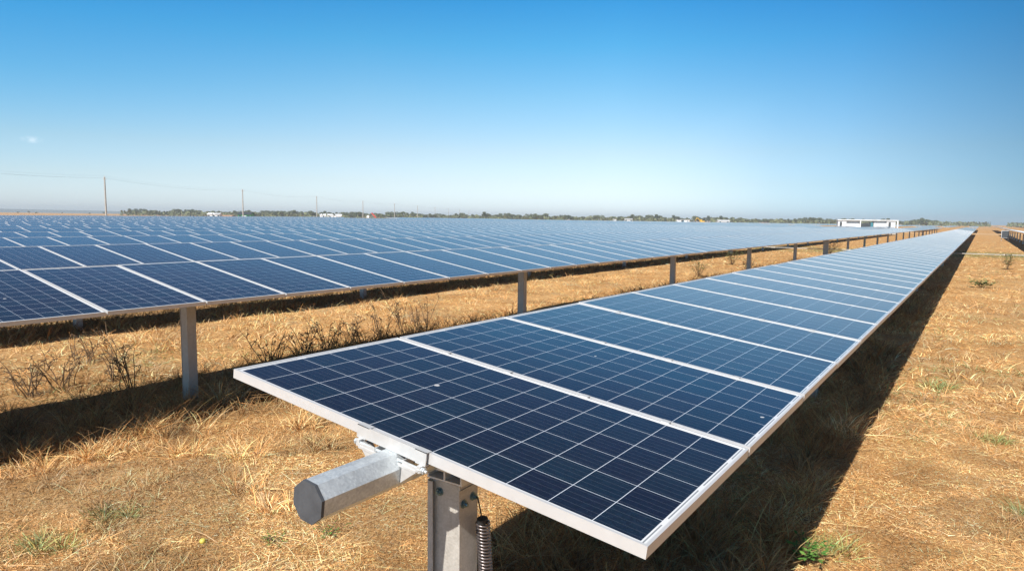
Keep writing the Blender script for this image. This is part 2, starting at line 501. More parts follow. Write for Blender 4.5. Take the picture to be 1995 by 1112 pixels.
def frame_mesh():
    mb = MB(); a, d = PW / 2, PD / 2; t = 0.011; fl = 0.030
    for s in (-1, 1):
        lo, hi = sorted((s * (d - t), s * d)); mb.box(-a, a, lo, hi, -PH, 0)                                  # long side bars
        lo, hi = sorted((s * (d - fl), s * (d - t))); mb.box(-a + t, a - t, lo, hi, -PH, -PH + 0.002)
        lo, hi = sorted((s * (a - t), s * a)); mb.box(lo, hi, -d + t, d - t, -PH, -0.0002)                     # short side bars
        lo, hi = sorted((s * (a - fl), s * (a - t))); mb.box(lo, hi, -d + fl, d - fl, -PH, -PH + 0.002)
        # little clips that fix the next module
        for xx in (-0.5, 0.5):
            pass
    return mb.mesh('panel_frame', M['frame'])


def glass_mesh():
    mb = MB(); a, d = GW / 2, GD / 2
    mb.box(-a, a, -d, d, -0.0085, -0.0038, 0)
    me = mb.mesh('glass', [M['cells'], M['back']])
    for p in me.polygons:
        if p.normal.z < -0.5: p.material_index = 1
    uv_from_xy(me); return me


def simple_panel_mesh():
    mb = MB(); a, d = PW / 2, PD / 2; t = 0.011
    for q in (-1, 1):
        lo, hi = sorted((q * (d - t), q * d)); mb.box(-a, a, lo, hi, -PH, 0)
        lo, hi = sorted((q * (a - t), q * a)); mb.box(lo, hi, -d + t, d - t, -PH, -0.0002)
    mb.box(-GW / 2, GW / 2, -GD / 2, GD / 2, -0.0095, -0.0040, 1)
    me = mb.mesh('solar_panel', [M['frame'], M['cells'], M['back']])
    for p in me.polygons:
        if p.normal.z < -0.5 and p.material_index == 1: p.material_index = 2
    uv_from_xy(me); return me


FRAME, GLASS, SIMPLE = frame_mesh(), glass_mesh(), simple_panel_mesh()


def clip_mesh():
    mb = MB()
    mb.box(-0.018, 0.018, -0.016, 0.016, -0.0005, 0.0032)
    return mb.mesh('module_clip', M['clamp'])


CLIP = clip_mesh()


def panel_run_mesh(y0, n):
    """a stretch of modules too far away to be told apart, in one mesh"""
    mb = MB(); uv = []
    a = PW / 2
    for i in range(n):
        c = y0 + (i + 0.5) * PIT
        mb.box(-a, a, c - PD / 2, c + PD / 2, -PH, 0, 0)
        mb.quad((-GW / 2, c - GD / 2, 0.003), (GW / 2, c - GD / 2, 0.003), (GW / 2, c + GD / 2, 0.003), (-GW / 2, c + GD / 2, 0.003), 1)
        uv += [(0, 0)] * 24 + [(-GW / 2, -GD / 2), (GW / 2, -GD / 2), (GW / 2, GD / 2), (-GW / 2, GD / 2)]
    me = mb.mesh('solar_panel_run', [M['frame'], M['cells']], fix=False)
    add_uv(me, uv); return me


OCT = 0.132 / 2 / math.cos(math.pi / 8)


def tube_mesh(y0, y1, n=8, r=OCT, name='torque_tube', mat='galv'):
    poly = [(r * math.cos(math.pi / 8 + i * math.pi / 4), r * math.sin(math.pi / 8 + i * math.pi / 4)) for i in range(8)]
    return MB().prism(poly, y0, y1, 'y').mesh(name, M[mat])


def post_mesh(wide=False):
    w, d = (0.075, 0.0575) if not wide else (0.15, 0.075)
    t = 0.007
    mb = MB(); z0, z1 = -0.35, -GZ - 0.245                       # local z = 0 is the ground
    for s in (-1, 1):
        lo, hi = sorted((s * (w - t), s * w)); mb.box(lo, hi, -d, d, z0, z1)
    mb.box(-w + t, w - t, -d + 0.005, -d + 0.012, z0, z1 - 0.004)
    return mb.mesh('support_post', M['post'])


def bearing_mesh():
    z = -GZ
    mb = MB()
    mb.box(-0.088, 0.088, -0.062, 0.062, z - 0.243, z - 0.236)
    mb.box(-0.088, 0.088, -0.062, 0.062, z - 0.203, z - 0.196)
    for x0, x1 in ((-0.088, -0.080), (-0.004, 0.004), (0.080, 0.088)):
        mb.box(x0, x1, -0.062, 0.062, z - 0.236, z - 0.203)
    mb.box(-0.03, 0.03, -0.05, 0.05, z - 0.196, z - 0.170)
    return mb.mesh('bearing', M['clamp'])


POST, POSTW, BEAR = post_mesh(), post_mesh(True), bearing_mesh()
ORD = ['nearest', 'second', 'third', 'fourth', 'fifth', 'sixth', 'seventh', 'eighth', 'ninth', 'tenth']


def view_y(x):
    """where the left border of the photograph crosses a row"""
    return CAM[1] + (CAM[0] - x) * 0.345


def make_row(k, X, zc, th, ystart, yend, posts, label, detail, single=100, group='rows of solar panels'):
    """local origin: the ground under the row at y = 0"""
    root = thing('solar_panel_row', label, 'solar panel row', (X, 0, GZ + zc), 0, group)
    Z = -GZ
    R = Matrix.Rotation(th, 4, 'Y')
    n = int(round((yend - ystart) / PIT))
    ns = min(n, single)
    rr = random.Random(100 + k)
    for i in range(ns):
        yc = ystart + (i + 0.5) * PIT
        loc = (0, yc, Z + rr.uniform(-0.0008, 0.0008)); rot = (math.radians(rr.uniform(-0.05, 0.05)), th + math.radians(rr.uniform(-0.18, 0.18)), 0)
        if k == 0 and i == 0: loc = (0, yc, Z); rot = (0, th, 0)
        if i < detail:
            p = link('solar_panel', FRAME, root, loc, rot)
            link('glass', GLASS, p)
            if k == 0 and 0 < i < 10:
                for xx in (-0.62, -0.22, 0.22, 0.62): link('module_clip', CLIP, p, (xx, -PIT / 2, 0))
        else:
            p = link('solar_panel', SIMPLE, root, loc, rot)
    if n > ns:
        o = link('solar_panel_run', panel_run_mesh(ystart + ns * PIT, n - ns), root, (0, 0, Z), (0, th, 0)); o['kind'] = 'stuff'
    off = R @ Vector((0, 0, -PH - 0.004 - 0.066))
    t0 = ystart - 0.36
    link('torque_tube', tube_mesh(t0, yend + 0.3), root, (off.x, 0, Z + off.z), (0, th, 0))
    for y, wide in posts:
        if y < ystart - 0.5 or y > yend: continue
        p = link('support_post' if not wide else 'drive_post', POSTW if wide else POST, root, (off.x, y, 0))
        if detail: link('bearing', BEAR, p)
    return root, off, Z


def bay(y0, first=7.4, step=8.575, end=178.0):
    out = [(y0, False)]; y = y0 + first; i = 0
    while y < end:
        out.append((y, i == 4 or (i > 4 and (i - 4) % 10 == 0))); y += step; i += 1
    return out


YEND = 178.0
row0, off0, Z0 = make_row(0, 0.0, 0.0, 0.1233, 0.0, YEND, bay(0.345),
                          'nearest row of solar panels, ending in a bare octagonal tube with a dark cap', 60)
row1, off1, Z1 = make_row(1, -6.227, -0.0065, 0.158, 1.463 - 4 * PIT, YEND, bay(2.85, 7.39),
                          'second row of solar panels, behind the nearest row across the sunlit straw strip', 40)
row2, off2, Z2 = make_row(2, -12.592, -0.025, 0.154, 3.0296 - 3 * PIT, 150.0, bay(4.3),
                          'third row of solar panels, showing directly above the far edge of the second row', 0)
row3, off3, Z3 = make_row(3, -18.842, -0.035, 0.142, 5.628 - 5 * PIT, 150.0, bay(6.0),
                          'fourth row of solar panels, two rows behind the row on brown posts', 0)
for k in range(4, 46):
    X = -18.842 - 6.24 * (k - 3)
    ys = view_y(X) - 7.0 + random.uniform(0, 1.0)
    xb = -X
    if xb > 145: ys = max(ys, 40 + (xb - 145) / 0.72)
    ye = 150.0 if k in (4,) else YEND + (0 if xb < 200 else (xb - 200) * 0.9)
    if k < 10: lab = '%s row of solar panels counted back from the nearest' % ORD[k]; grp = 'rows of solar panels'
    else: lab = 'distant row of blue solar panels among the many rows merging towards the horizon'; grp = 'distant rows of solar panels'
    make_row(k, X, -0.035 + random.uniform(-0.02, 0.02), 0.14, ys, ye, bay(ys + 2.0), lab, 0, 100 if k < 34 else 0, grp)

# rows on the right of the bare strip, seen from their shaded side
make_row(60, 5.95, -0.05, 0.1233, 30.0, YEND, bay(33.0), 'row of solar panels right of the bare strip, seen edge-on with its shaded posts', 0, 100)
make_row(61, 12.2, -0.08, 0.1233, 40.0, YEND, bay(43.0), 'farther row of solar panels at the right border, behind the row seen edge-on', 0, 100)

# rows beyond the service track
FAR = []
for k in range(-2, 60):
    X = -6.24 * k
    y0 = 208.0 + max(0.0, (-X - 200) * 0.95)
    if X < -372: continue
    r = thing('solar_panel_row', 'far-off row of solar panels beyond the service track, a pale sliver under the tree line', 'solar panel row', (X, 0, GZ), 0, 'far-off rows of solar panels beyond the track')
    o = link('solar_panel_run', panel_run_mesh(y0, 110), r, (0, 0, -GZ), (0, 0.13, 0)); o['kind'] = 'stuff'
    link('torque_tube', tube_mesh(y0, y0 + 110 * PIT), r, (0, 0, -GZ - 0.11))
    FAR.append(r)

# ---- details at the end of the nearest row
cap = MB()
poly = [(1.01 * OCT * math.cos(math.pi / 8 + i * math.pi / 4), 1.01 * OCT * math.sin(math.pi / 8 + i * math.pi / 4)) for i in range(8)]
cap.prism(poly, -0.372, -0.3602, 'y')
cap.build('end_cap', M['cap'], row0, (off0.x, 0, Z0 + off0.z), (0, 0.1233, 0))

TL = Matrix.Translation((0, 0, Z0)) @ Matrix.Rotation(0.1233, 4, 'Y')
br = MB()
br.box(-0.180, 0.162, -0.0055, -0.0008, -0.043, 0.0035, 0, TL)             # cover strip over the front frame
br.box(-0.180, -0.118, -0.0055, 0.022, 0.0008, 0.0035, 0, TL)              # hooks over the top edge
br.box(0.108, 0.162, -0.0055, 0.022, 0.0008, 0.0035, 0, TL)
for x0, x1 in ((-0.180, -0.135), (0.115, 0.162)):
    br.box(x0, x1, -0.0055, 0.030, -0.0470, -0.0432, 0, TL)                # shelf under the frame
for x0, x1 in ((-0.166, -0.150), (0.136, 0.152)):
    br.box(x0, x1, -0.020, 0.012, -0.072, -0.0470, 0, TL)                  # lugs for the long bolt
br.box(-0.150, 0.136, -0.024, -0.016, -0.076, -0.066, 0, TL)
# triangular gussets that saddle the tube
for s in (-1, 1):
    x = s * 0.068
    tri = [(s * 0.150, -0.060), (s * 0.069, -0.050), (s * 0.0695, -0.134)]
    br.prism(tri, -0.022, -0.018, 'y', 0, TL)
    tri2 = [(-0.018, -0.050), (0.060, -0.050), (-0.018, -0.134)]
    br.prism(tri2, s * 0.069 - 0.002, s * 0.069 + 0.002, 'x', 0, TL)
    slope = [(s * 0.150, -0.060), (s * 0.1455, -0.0565), (s * 0.066, -0.131), (s * 0.0695, -0.136)]
    br.prism(slope, -0.018, 0.035, 'y', 0, TL)
brk = br.build('mounting_bracket', M['clamp'], row0)
lb = MB()
lb.tube([TL @ Vector((-0.178, -0.012, -0.0595)), TL @ Vector((0.178, -0.012, -0.0595))], 0.0052, 10)
for a, b_ in ((-0.176, -0.167), (0.153, 0.160), (0.162, 0.168)):
    lb.tube([TL @ Vector((a, -0.012, -0.0595)), TL @ Vector((b_, -0.012, -0.0595))], 0.0115, 6)
lb.build('bolt', M['galv'], brk)

# first post: angle lip, bolted side plate, damper spring
p0 = [c for c in row0.children if c.name.startswith('support_post')][0]
pz = -GZ
p0.location.x += 0.022; p0.location.y -= 0.012
pl = MB()
pl.box(0.0755, 0.0795, -0.066, 0.040, pz - 0.375, pz - 0.262)
pl.build('bolt_plate', M['post'], p0)
def bolt(mb, p, ax, r=0.013, L=0.022):
    p = Vector(p); ax = Vector(ax)
    mb.tube([p, p + ax * 0.003], r * 1.35, 14); mb.tube([p + ax * 0.003, p + ax * 0.013], r, 6); mb.tube([p + ax * 0.013, p + ax * L], r * 0.55, 8)
for yy, zz in ((-0.040, pz - 0.320), (0.018, pz - 0.308)):
    mb = MB(); bolt(mb, (0.0795, yy, zz), (1, 0, 0)); mb.build('bolt', M['bolt'], p0)
mb = MB(); bolt(mb, (-0.030, -0.0525, pz - 0.292), (0, -1, 0)); mb.build('bolt', M['bolt'], p0)
lip = MB()
lip.box(-0.079, -0.0752, -0.070, 0.0575, 0.0, pz - 0.246)
lip.box(-0.0752, -0.050, -0.0745, -0.070, 0.0, pz - 0.250)
lip.build('angle_stiffener', M['post'], p0)
for s, xx in ((-1, -0.112),):
    st = MB(); st.box(-0.112, -0.090, 0.02, 0.05, pz - 0.62, pz - 0.19); st.build('damper_strut', M['black'], p0)
sp = MB()
pts = []
for i in range(36 * 12 + 1):
    a = i / 12 * 2 * math.pi; f = i / (36 * 12)
    pts.append((0.122 + 0.026 * math.cos(a), 0.030 + 0.055 * f + 0.026 * math.sin(a), pz - 0.405 - 0.50 * f))
sp.tube(pts, 0.0046, 6)
spo = sp.build('damper_spring', M['spring'], p0, smooth=True)
rd = MB(); rd.tube([(0.105, 0.018, pz - 0.305), (0.122, 0.028, pz - 0.40)], 0.003, 6); rd.tube([(0.122, 0.028, pz - 0.40), (0.122, 0.085, pz - 0.92)], 0.011, 8)
rd.tube([(0.122, 0.028, pz - 0.392), (0.122, 0.030, pz - 0.408)], 0.022, 12)
rd.build('damper_rod', M['black'], p0)

# shaft that links the rows half way along
ds = MB(); ds.tube([(-84, 44.5, -0.93), (6.4, 44.5, -0.86)], 0.024, 10)
for kx in (-3.1, -9.4, 2.9): ds.tube([(kx - 0.12, 44.5, -0.865 - (6.4 - kx) * 0.00077), (kx + 0.12, 44.5, -0.865 - (6.4 - kx) * 0.00077)], 0.042, 10)
tag(ds.build('drive_shaft', M['post']), 'pale steel drive shaft crossing under the rows above the straw', 'drive shaft')

# ------------------------------------------------------------------ inverter station and other far things
def make_station(loc, rotz, label, group=None, full=True):
    r = thing('inverter_station', label, 'inverter station', loc, rotz, group)
    MB().box(-5.5, 5.5, -1.3, 1.3, -0.2, 0.25).build('base_slab', M['concrete'], r)
    for sgn, x0, x1, xb, xc in ((-1, -5.5, -3.9, -3.88, -1.45), (1, 3.5, 5.1, 1.15, 3.48)):
        c = MB().box(x0, x1, -1.15, 1.15, 0.25, 2.70).build('equipment_cabinet', M['offwhite'], r)
        MB().box(x0 + 0.35, x0 + 0.75, -1.165, -1.152, 1.0, 2.45).build('vent', M['dark'], c)
        w = MB().box(xb, xc, -1.22, 1.0, 0.25, 2.05 if sgn < 0 else 2.25).build('inverter_cabinet', M['white'], r)
        MB().box(xb + 0.15, (xb + xc) / 2 - 0.03, -1.236, -1.222, 0.45, 1.9).build('door', M['white'], w)
        MB().box((xb + xc) / 2 + 0.03, xc - 0.15, -1.236, -1.222, 0.45, 1.9).build('door', M['white'], w)
        MB().box(xb, xc, -0.7, 0.9, 2.06 if sgn < 0 else 2.26, 2.70).build('duct', M['greyroof'], r)
    MB().box(-1.42, -1.22, -1.25, -1.05, 0.25, 2.72).build('frame_column', M['white'], r)
    MB().box(5.35, 5.6, -1.25, -1.0, 0.25, 2.72).build('frame_column', M['white'], r)
    MB().box(-1.2, 0.6, -0.9, 0.9, 0.25, 2.2).build('transformer', M['dark'], r)
    MB().box(0.62, 1.05, -1.0, 0.9, 0.25, 2.35).build('switch_panel', M['teal'], r)
    MB().box(-5.6, 5.6, -1.35, 1.35, 2.735, 2.90).build('roof', M['white'], r)
    return r


st0 = make_station((-17.9, 156.0, GZ), math.radians(16), 'white inverter station with a dark central opening, standing above the panels')
for (x, y, rz, lab) in ((-287, 600, 25, 'tiny pair of white station blocks before the trees, left of the larger far pair'),
                        (-208, 560, 20, 'far white inverter station with a dark gap, seen in front of the trees')):
    s = copy_tree(st0); s.location = (x, y, GZ); s.rotation_euler = (0, 0, math.radians(rz)); s['label'] = lab


def far_point(u, D):
    """ground point seen in photo column u at a given depth"""
    f = 1327.7; a = (u - 997.5) / f
    p = Vector(CAM) + (Vector((-math.sin(YAW), math.cos(YAW), 0)) + Vector((math.cos(YAW), math.sin(YAW), 0)) * a) * D
    return Vector((p.x, p.y, GZ))


FACE = YAW     # things out there face roughly across the field

# utility poles along the boundary track
def make_pole(h):
    r = link('utility_pole', None)
    MB().tube([(0, 0, -0.5), (0, 0, h)], 0.27, 10, 0, 0.17).build('pole', M['steelpole'], r)
    cr = MB(); cr.box(-0.45, 0.45, -0.05, 0.05, h - 0.70, h - 0.58).build('crossarm', M['steelpole'], r)
    for x in (-0.4, 0.0, 0.4):
        z0 = h - 0.58 if x else h
        MB().tube([(x, 0, z0), (x, 0, z0 + 0.12), (x, 0, z0 + 0.28)], 0.05, 8, 0, 0.07).build('insulator', M['white'], r)
    return r


PH_ = 12.0
pole_pos = [(-196 + i * -40.5, 90 + i * 69.5) for i in range(-1, 10)]
plabels = {1: 'tallest looking utility pole at the left, alone against the sky',
           2: 'second utility pole from the left, thin above the trees', 3: 'third utility pole from the left along the horizon',
           4: 'fourth utility pole from the left, left of the red and white truck', 5: 'fifth utility pole from the left, right of the red and white truck'}
proto = None
for i, (x, y) in enumerate(pole_pos):
    if proto is None:
        o = proto = make_pole(PH_)
    else:
        o = copy_tree(proto)
    o.location = (x, y, GZ); o.rotation_euler = (0, 0, math.atan2(69.5, -40.5) - math.pi / 2)
    tag(o, plabels.get(i, 'faint far utility pole in the line receding behind the trees'), 'utility pole', 'utility poles' if i in plabels else 'faint far utility poles')
tag(bpy.data.objects['utility_pole'], 'utility pole standing beyond the left border', 'utility pole', 'utility poles')
dirv = Vector((-40.5, 69.5, 0)).normalized(); nrm = Vector((dirv.y, -dirv.x, 0))
for s, lab in ((-0.4, 'thin power line on the field side of the poles'), (0.0, 'thin top power line along the pole tips'), (0.4, 'thin power line on the far side of the poles')):
    w = MB(); pts = []
    for (x0, y0), (x1, y1) in zip(pole_pos[:-1], pole_pos[1:]):
        for j in range(8):
            f = j / 8; sag = 4 * 1.1 * f * (1 - f)
            pts.append(Vector((x0 + (x1 - x0) * f, y0 + (y1 - y0) * f, GZ + PH_ + (0.28 if s == 0 else -0.30) - sag)) + nrm * s)
    w.tube(pts, 0.008, 5)
    tag(w.build('power_line', M['wire']), lab, 'power line', 'power lines')

# small buildings and machines in front of the trees
def shed(name, loc, rz, L, D, H, wall, roof, label, cat='shed'):
    r = thing(name, label, cat, loc, rz)
    b = MB(); b.prism([(-D / 2, 0), (D / 2, 0), (D / 2, H), (0, H * 1.35), (-D / 2, H)], -L / 2, L / 2, 'x')
    w = b.build('wall', M[wall], r)
    rf = MB()
    for s in (-1, 1):
        rf.prism([(s * (D / 2 + 0.4), H - 0.16), (0, H * 1.35 + 0.04), (0, H * 1.35 + 0.20), (s * (D / 2 + 0.4), H)], -L / 2 - 0.3, L / 2 + 0.3, 'x')
    rf.build('roof', M[roof], r)
    for i in range(3):
        x = -L / 2 + L * (i + 0.5) / 3
        if i == 1: MB().box(x - 0.9, x + 0.9, -D / 2 - 0.05, -D / 2 - 0.01, 0, H * 0.75).build('door', M['offwhite'], r)
        else: MB().box(x - 0.6, x + 0.6, -D / 2 - 0.05, -D / 2 - 0.01, H * 0.4, H * 0.75).build('window', M['window'], r)
    return r


shed('shed', far_point(479, 330), FACE, 6.0, 5.0, 2.4, 'green', 'dark', 'small bright green shed with a dark roof beside the second pole')
shed('shed', far_point(414, 420), FACE, 4.5, 4.0, 2.2, 'white', 'white', 'tiny white cabin left of the green shed')
shed('shed', far_point(423, 420), FACE, 4.5, 4.0, 2.2, 'white', 'greyroof', 'tiny white cabin with grey roof close left of the green shed')
shed('building', far_point(440, 440), FACE, 9, 5.0, 1.2, 'brick', 'brick', 'low terracotta building between white cabins and green shed', 'building')
shed('building', far_point(645, 640), FACE, 20, 8.0, 2.8, 'white', 'white', 'long low white building right of the third pole', 'building')
shed('shed', far_point(660, 560), FACE, 3.0, 3.0, 1.8, 'white', 'white', 'tiny white cabin at the right end of the long white building')
shed('shed', far_point(1220, 640), FACE, 7, 4.0, 2.4, 'white', 'greyroof', 'small white cabin between the two far inverter stations')
shed('building', far_point(1404, 600), FACE, 10, 5.0, 2.2, 'offwhite', 'offwhite', 'pale low building right of the yellow excavator', 'building')


def wheel(mb, x, y, r, w):
    mb.tube([(x, y - w / 2, r), (x, y + w / 2, r)], r, 14)


def make_truck(loc, rz):
    t = thing('tipper_truck', 'red and white tipper truck with its red tray raised, far off by the trees', 'truck', loc, rz)
    MB().box(-3.2, 3.4, -0.5, 0.5, 0.75, 1.05).build('chassis', M['dark'], t)
    c = MB(); c.prism([(1.6, 1.06), (3.5, 1.06), (3.5, 1.9), (3.1, 2.9), (1.6, 2.9)], -1.15, 1.15, 'y'); cb = c.build('cab', M['white'], t)
    MB().prism([(3.47, 1.95), (3.53, 1.95), (3.14, 2.75), (3.08, 2.75)], -1.0, 1.0, 'y').build('windscreen', M['window'], cb)
    tm = Matrix.Translation((-3.0, 0, 1.1)) @ Matrix.Rotation(math.radians(-48), 4, 'Y')
    tr = MB(); tr.box(0, 4.6, -0.9, 0.9, 0, 0.12, 0, tm); tr.box(0, 4.6, -0.9, -0.8, 0.12, 0.75, 0, tm); tr.box(0, 4.6, 0.8, 0.9, 0.12, 0.75, 0, tm); tr.box(4.48, 4.6, -0.8, 0.8, 0.12, 0.9, 0, tm)
    tr.build('tray', M['red'], t)
    MB().tube([(0.6, 0, 1.05), tm @ Vector((3.2, 0, 0))], 0.12, 8).build('hydraulic_ram', M['galv'], t)
    MB().box(-3.4, -1.0, -1.2, 1.2, 1.06, 1.12).build('rear_deck', M['white'], t)
    for x in (2.5, -1.4, -2.5):
        for y in (-1.0, 1.0):
            w = MB(); wheel(w, x, y, 0.5, 0.35); w.build('wheel', M['black'], t)


make_truck(far_point(722, 520), FACE + math.pi)


def make_excavator(loc, rz):
    t = thing('excavator', 'yellow excavator small against the tree line, right of the white stations', 'excavator', loc, rz)
    for y in (-1.0, 1.0):
        tr = MB(); tr.prism([(-1.7, 0.1), (-1.5, 0), (1.5, 0), (1.7, 0.1), (1.8, 0.45), (1.5, 0.85), (-1.5, 0.85), (-1.8, 0.45)], y - 0.3, y + 0.3, 'y'); tr.build('track', M['black'], t)
    b = MB(); b.box(-1.9, 1.2, -1.25, 1.25, 0.95, 2.1); b.box(-2.3, -1.6, -1.2, 1.2, 1.1, 2.2); b.build('body', M['yellow'], t)
    c = MB(); c.box(0.0, 1.3, 0.25, 1.2, 2.1, 3.2); cb = c.build('cab', M['yellow'], t)
    MB().box(1.31, 1.33, 0.35, 1.1, 2.3, 3.05).build('window', M['window'], cb)
    bm_ = MB(); bm_.tube([(1.0, -0.3, 1.7), (2.6, -0.3, 3.9), (4.0, -0.3, 4.4)], 0.28, 8); bm_.build('boom', M['yellow'], t)
    MB().tube([(4.0, -0.3, 4.4), (4.9, -0.3, 2.0)], 0.22, 8).build('stick', M['yellow'], t)
    MB().prism([(4.6, 2.0), (5.3, 2.0), (5.1, 1.1), (4.3, 1.2)], -0.8, 0.2, 'y').build('bucket', M['dark'], t)


make_excavator(far_point(1362, 560), FACE + math.pi)

# cabinet beside the right-hand row
cb = thing('electrical_cabinet', 'pale grey electrical cabinet on a stand beside the right-hand row', 'cabinet', (4.55, 118.0, GZ - 0.1))
MB().box(-0.45, 0.45, -0.3, 0.3, 0.5, 1.55).build('housing', M['offwhite'], cb)
MB().box(-0.40, 0.40, -0.325, -0.305, 0.55, 1.5).build('door', M['dark'], cb)
for s in (-1, 1): MB().box(s * 0.4 - 0.04, s * 0.4 + 0.04, -0.05, 0.05, -0.2, 0.5).build('leg', M['post'], cb)

# ------------------------------------------------------------------ trees along the horizon
def tree_meshes(seed):
    rr = random.Random(seed); r = np.random.default_rng(seed)
    H = rr.uniform(5.5, 9.0); R = H * rr.uniform(0.42, 0.75)
    tk = MB(); base = H * 0.28
    tk.tube([(0, 0, -0.4), (rr.uniform(-.1, .1), 0, base), (rr.uniform(-.3, .3), rr.uniform(-.3, .3), H * 0.6)], 0.26, 7, 0, 0.10)
    lobes = []
    for i in range(rr.randint(6, 9)):
        a = rr.uniform(0, 6.28); d = R * rr.uniform(0.15, 0.75); z = H * rr.uniform(0.38, 0.85)
        lobes.append((d * math.cos(a), d * math.sin(a), z, R * rr.uniform(0.28, 0.45)))
        tk.tube([(0, 0, base * rr.uniform(0.7, 1.2)), (d * .5 * math.cos(a), d * .5 * math.sin(a), z * 0.75), (d * math.cos(a), d * math.sin(a), z)], 0.09, 5, 0, 0.03)
    vs = []; n = 0
    for (x, y, z, q) in lobes:
        m = 150
        dirs = r.normal(size=(m, 3)); dirs /= np.linalg.norm(dirs, axis=1)[:, None]
        pts = np.array([x, y, z]) + dirs * (q * r.uniform(0.45, 1.05, (m, 1))) * np.array([1, 1, 0.75])
        u = r.normal(size=(m, 3)); u /= np.linalg.norm(u, axis=1)[:, None]; v = np.cross(u, r.normal(size=(m, 3))); v /= np.linalg.norm(v, axis=1)[:, None]
        s = r.uniform(0.14, 0.36, (m, 1))
        vs.append(np.stack([pts - u * s - v * s * .6, pts + u * s - v * s * .6, pts + u * s + v * s * .6, pts - u * s + v * s * .6], 1).reshape(-1, 3)); n += m
    V = np.concatenate(vs)
    return tk.mesh('trunk', M['bark']), fast_mesh('crown', V, np.arange(n * 4).reshape(-1, 4), M['leaf'])


TREES = [tree_meshes(900 + i) for i in range(7)]
tr_rng = random.Random(5)
u = -20.0; cnt = 0
while u < 2030 and cnt < 285:
    left = u < 235
    D = tr_rng.uniform(640, 820)
    if left: D = tr_rng.uniform(900, 1100)
    p = far_point(u, D)
    t = thing('tree', 'grey green tree in the long tree line along the horizon' if not left else 'small faint tree on the far left horizon beyond the tan paddock', 'tree', p, tr_rng.uniform(0, 6.28), 'trees along the horizon' if not left else 'faint trees on the far left horizon')
    k = tr_rng.randrange(len(TREES)); s = tr_rng.uniform(0.55, 1.0) * (0.55 if left else 1.0)
    for me, nm in zip(TREES[k], ('trunk', 'crown')): link(nm, me, t)
    t.scale = (s * 1.5, s * 1.5, s * 1.0)
    cnt += 1
    u += tr_rng.uniform(14, 60) if left else tr_rng.choice([tr_rng.uniform(2, 6), tr_rng.uniform(4, 10), tr_rng.uniform(3, 9)])
# understorey that closes the wood between the trunks
nb = 9000
ub = rng.uniform(235, 2040, nb); Db = rng.uniform(620, 830, nb)
aa = (ub - 997.5) / 1327.7
bx = CAM[0] + (-math.sin(YAW) + math.cos(YAW) * aa) * Db; by = CAM[1] + (math.cos(YAW) + math.sin(YAW) * aa) * Db
gapm = vnoise(ub / 38.0, ub * 0 + .5, 77) > 0.22
bx, by = bx[gapm], by[gapm]; nb = len(bx)
pts = np.stack([bx, by, GZ + rng.uniform(0.2, 4.2, nb)], -1)
uu = rng.normal(size=(nb, 3)); uu /= np.linalg.norm(uu, axis=1)[:, None]; vv = np.cross(uu, rng.normal(size=(nb, 3))); vv /= np.linalg.norm(vv, axis=1)[:, None]
ss = rng.uniform(0.5, 1.3, (nb, 1))
V = np.stack([pts - uu * ss - vv * ss * .6, pts + uu * ss - vv * ss * .6, pts + uu * ss + vv * ss * .6, pts - uu * ss + vv * ss * .6], 1).reshape(-1, 3)
tag(link('scrub', fast_mesh('scrub', V, np.arange(nb * 4).reshape(-1, 4), M['leaf'])), 'low scrub filling the foot of the far tree line', 'scrub', None, 'stuff')

# ------------------------------------------------------------------ dry grass
PALE = np.array([(0.62, 0.44, 0.22), (0.68, 0.52, 0.29), (0.54, 0.34, 0.15), (0.47, 0.26, 0.10), (0.38, 0.22, 0.09), (0.50, 0.40, 0.26), (0.72, 0.58, 0.36), (0.30, 0.19, 0.10)])
PROB = np.array([0.19, 0.14, 0.18, 0.15, 0.12, 0.07, 0.05, 0.10])


def blades(root, direc, length, width, bend, col, seg=2, r=rng):
    """root (n,3), direc (n,3) unit, bend (n,3) sideways or downward sag; returns verts, quads, cols"""
    n = len(root)
    wv = np.cross(direc, r.normal(size=(n, 3))); wv /= np.linalg.norm(wv, axis=1)[:, None] + 1e-9
    rows = []
    for i in range(seg + 1):
        f = i / seg
        c = root + direc * (length * f)[:, None] + bend * (f * f)
        w = width * (1 - 0.75 * f) * 0.5
        rows.append(c - wv * w[:, None]); rows.append(c + wv * w[:, None])
    V = np.stack(rows, 1)                                        # n, 2(seg+1), 3
    k = 2 * (seg + 1)
    q = np.array([[2 * i, 2 * i + 1, 2 * i + 3, 2 * i + 2] for i in range(seg)])
    Q = (np.arange(n)[:, None, None] * k + q[None]).reshape(-1, 4)
    return V.reshape(-1, 3), Q, np.repeat(col, k, 0)


def join(parts):
    V, Q, C = [], [], []; o = 0
    for v, q, c in parts: V.append(v); Q.append(q + o); C.append(c); o += len(v)
    return np.concatenate(V), np.concatenate(Q), np.concatenate(C)


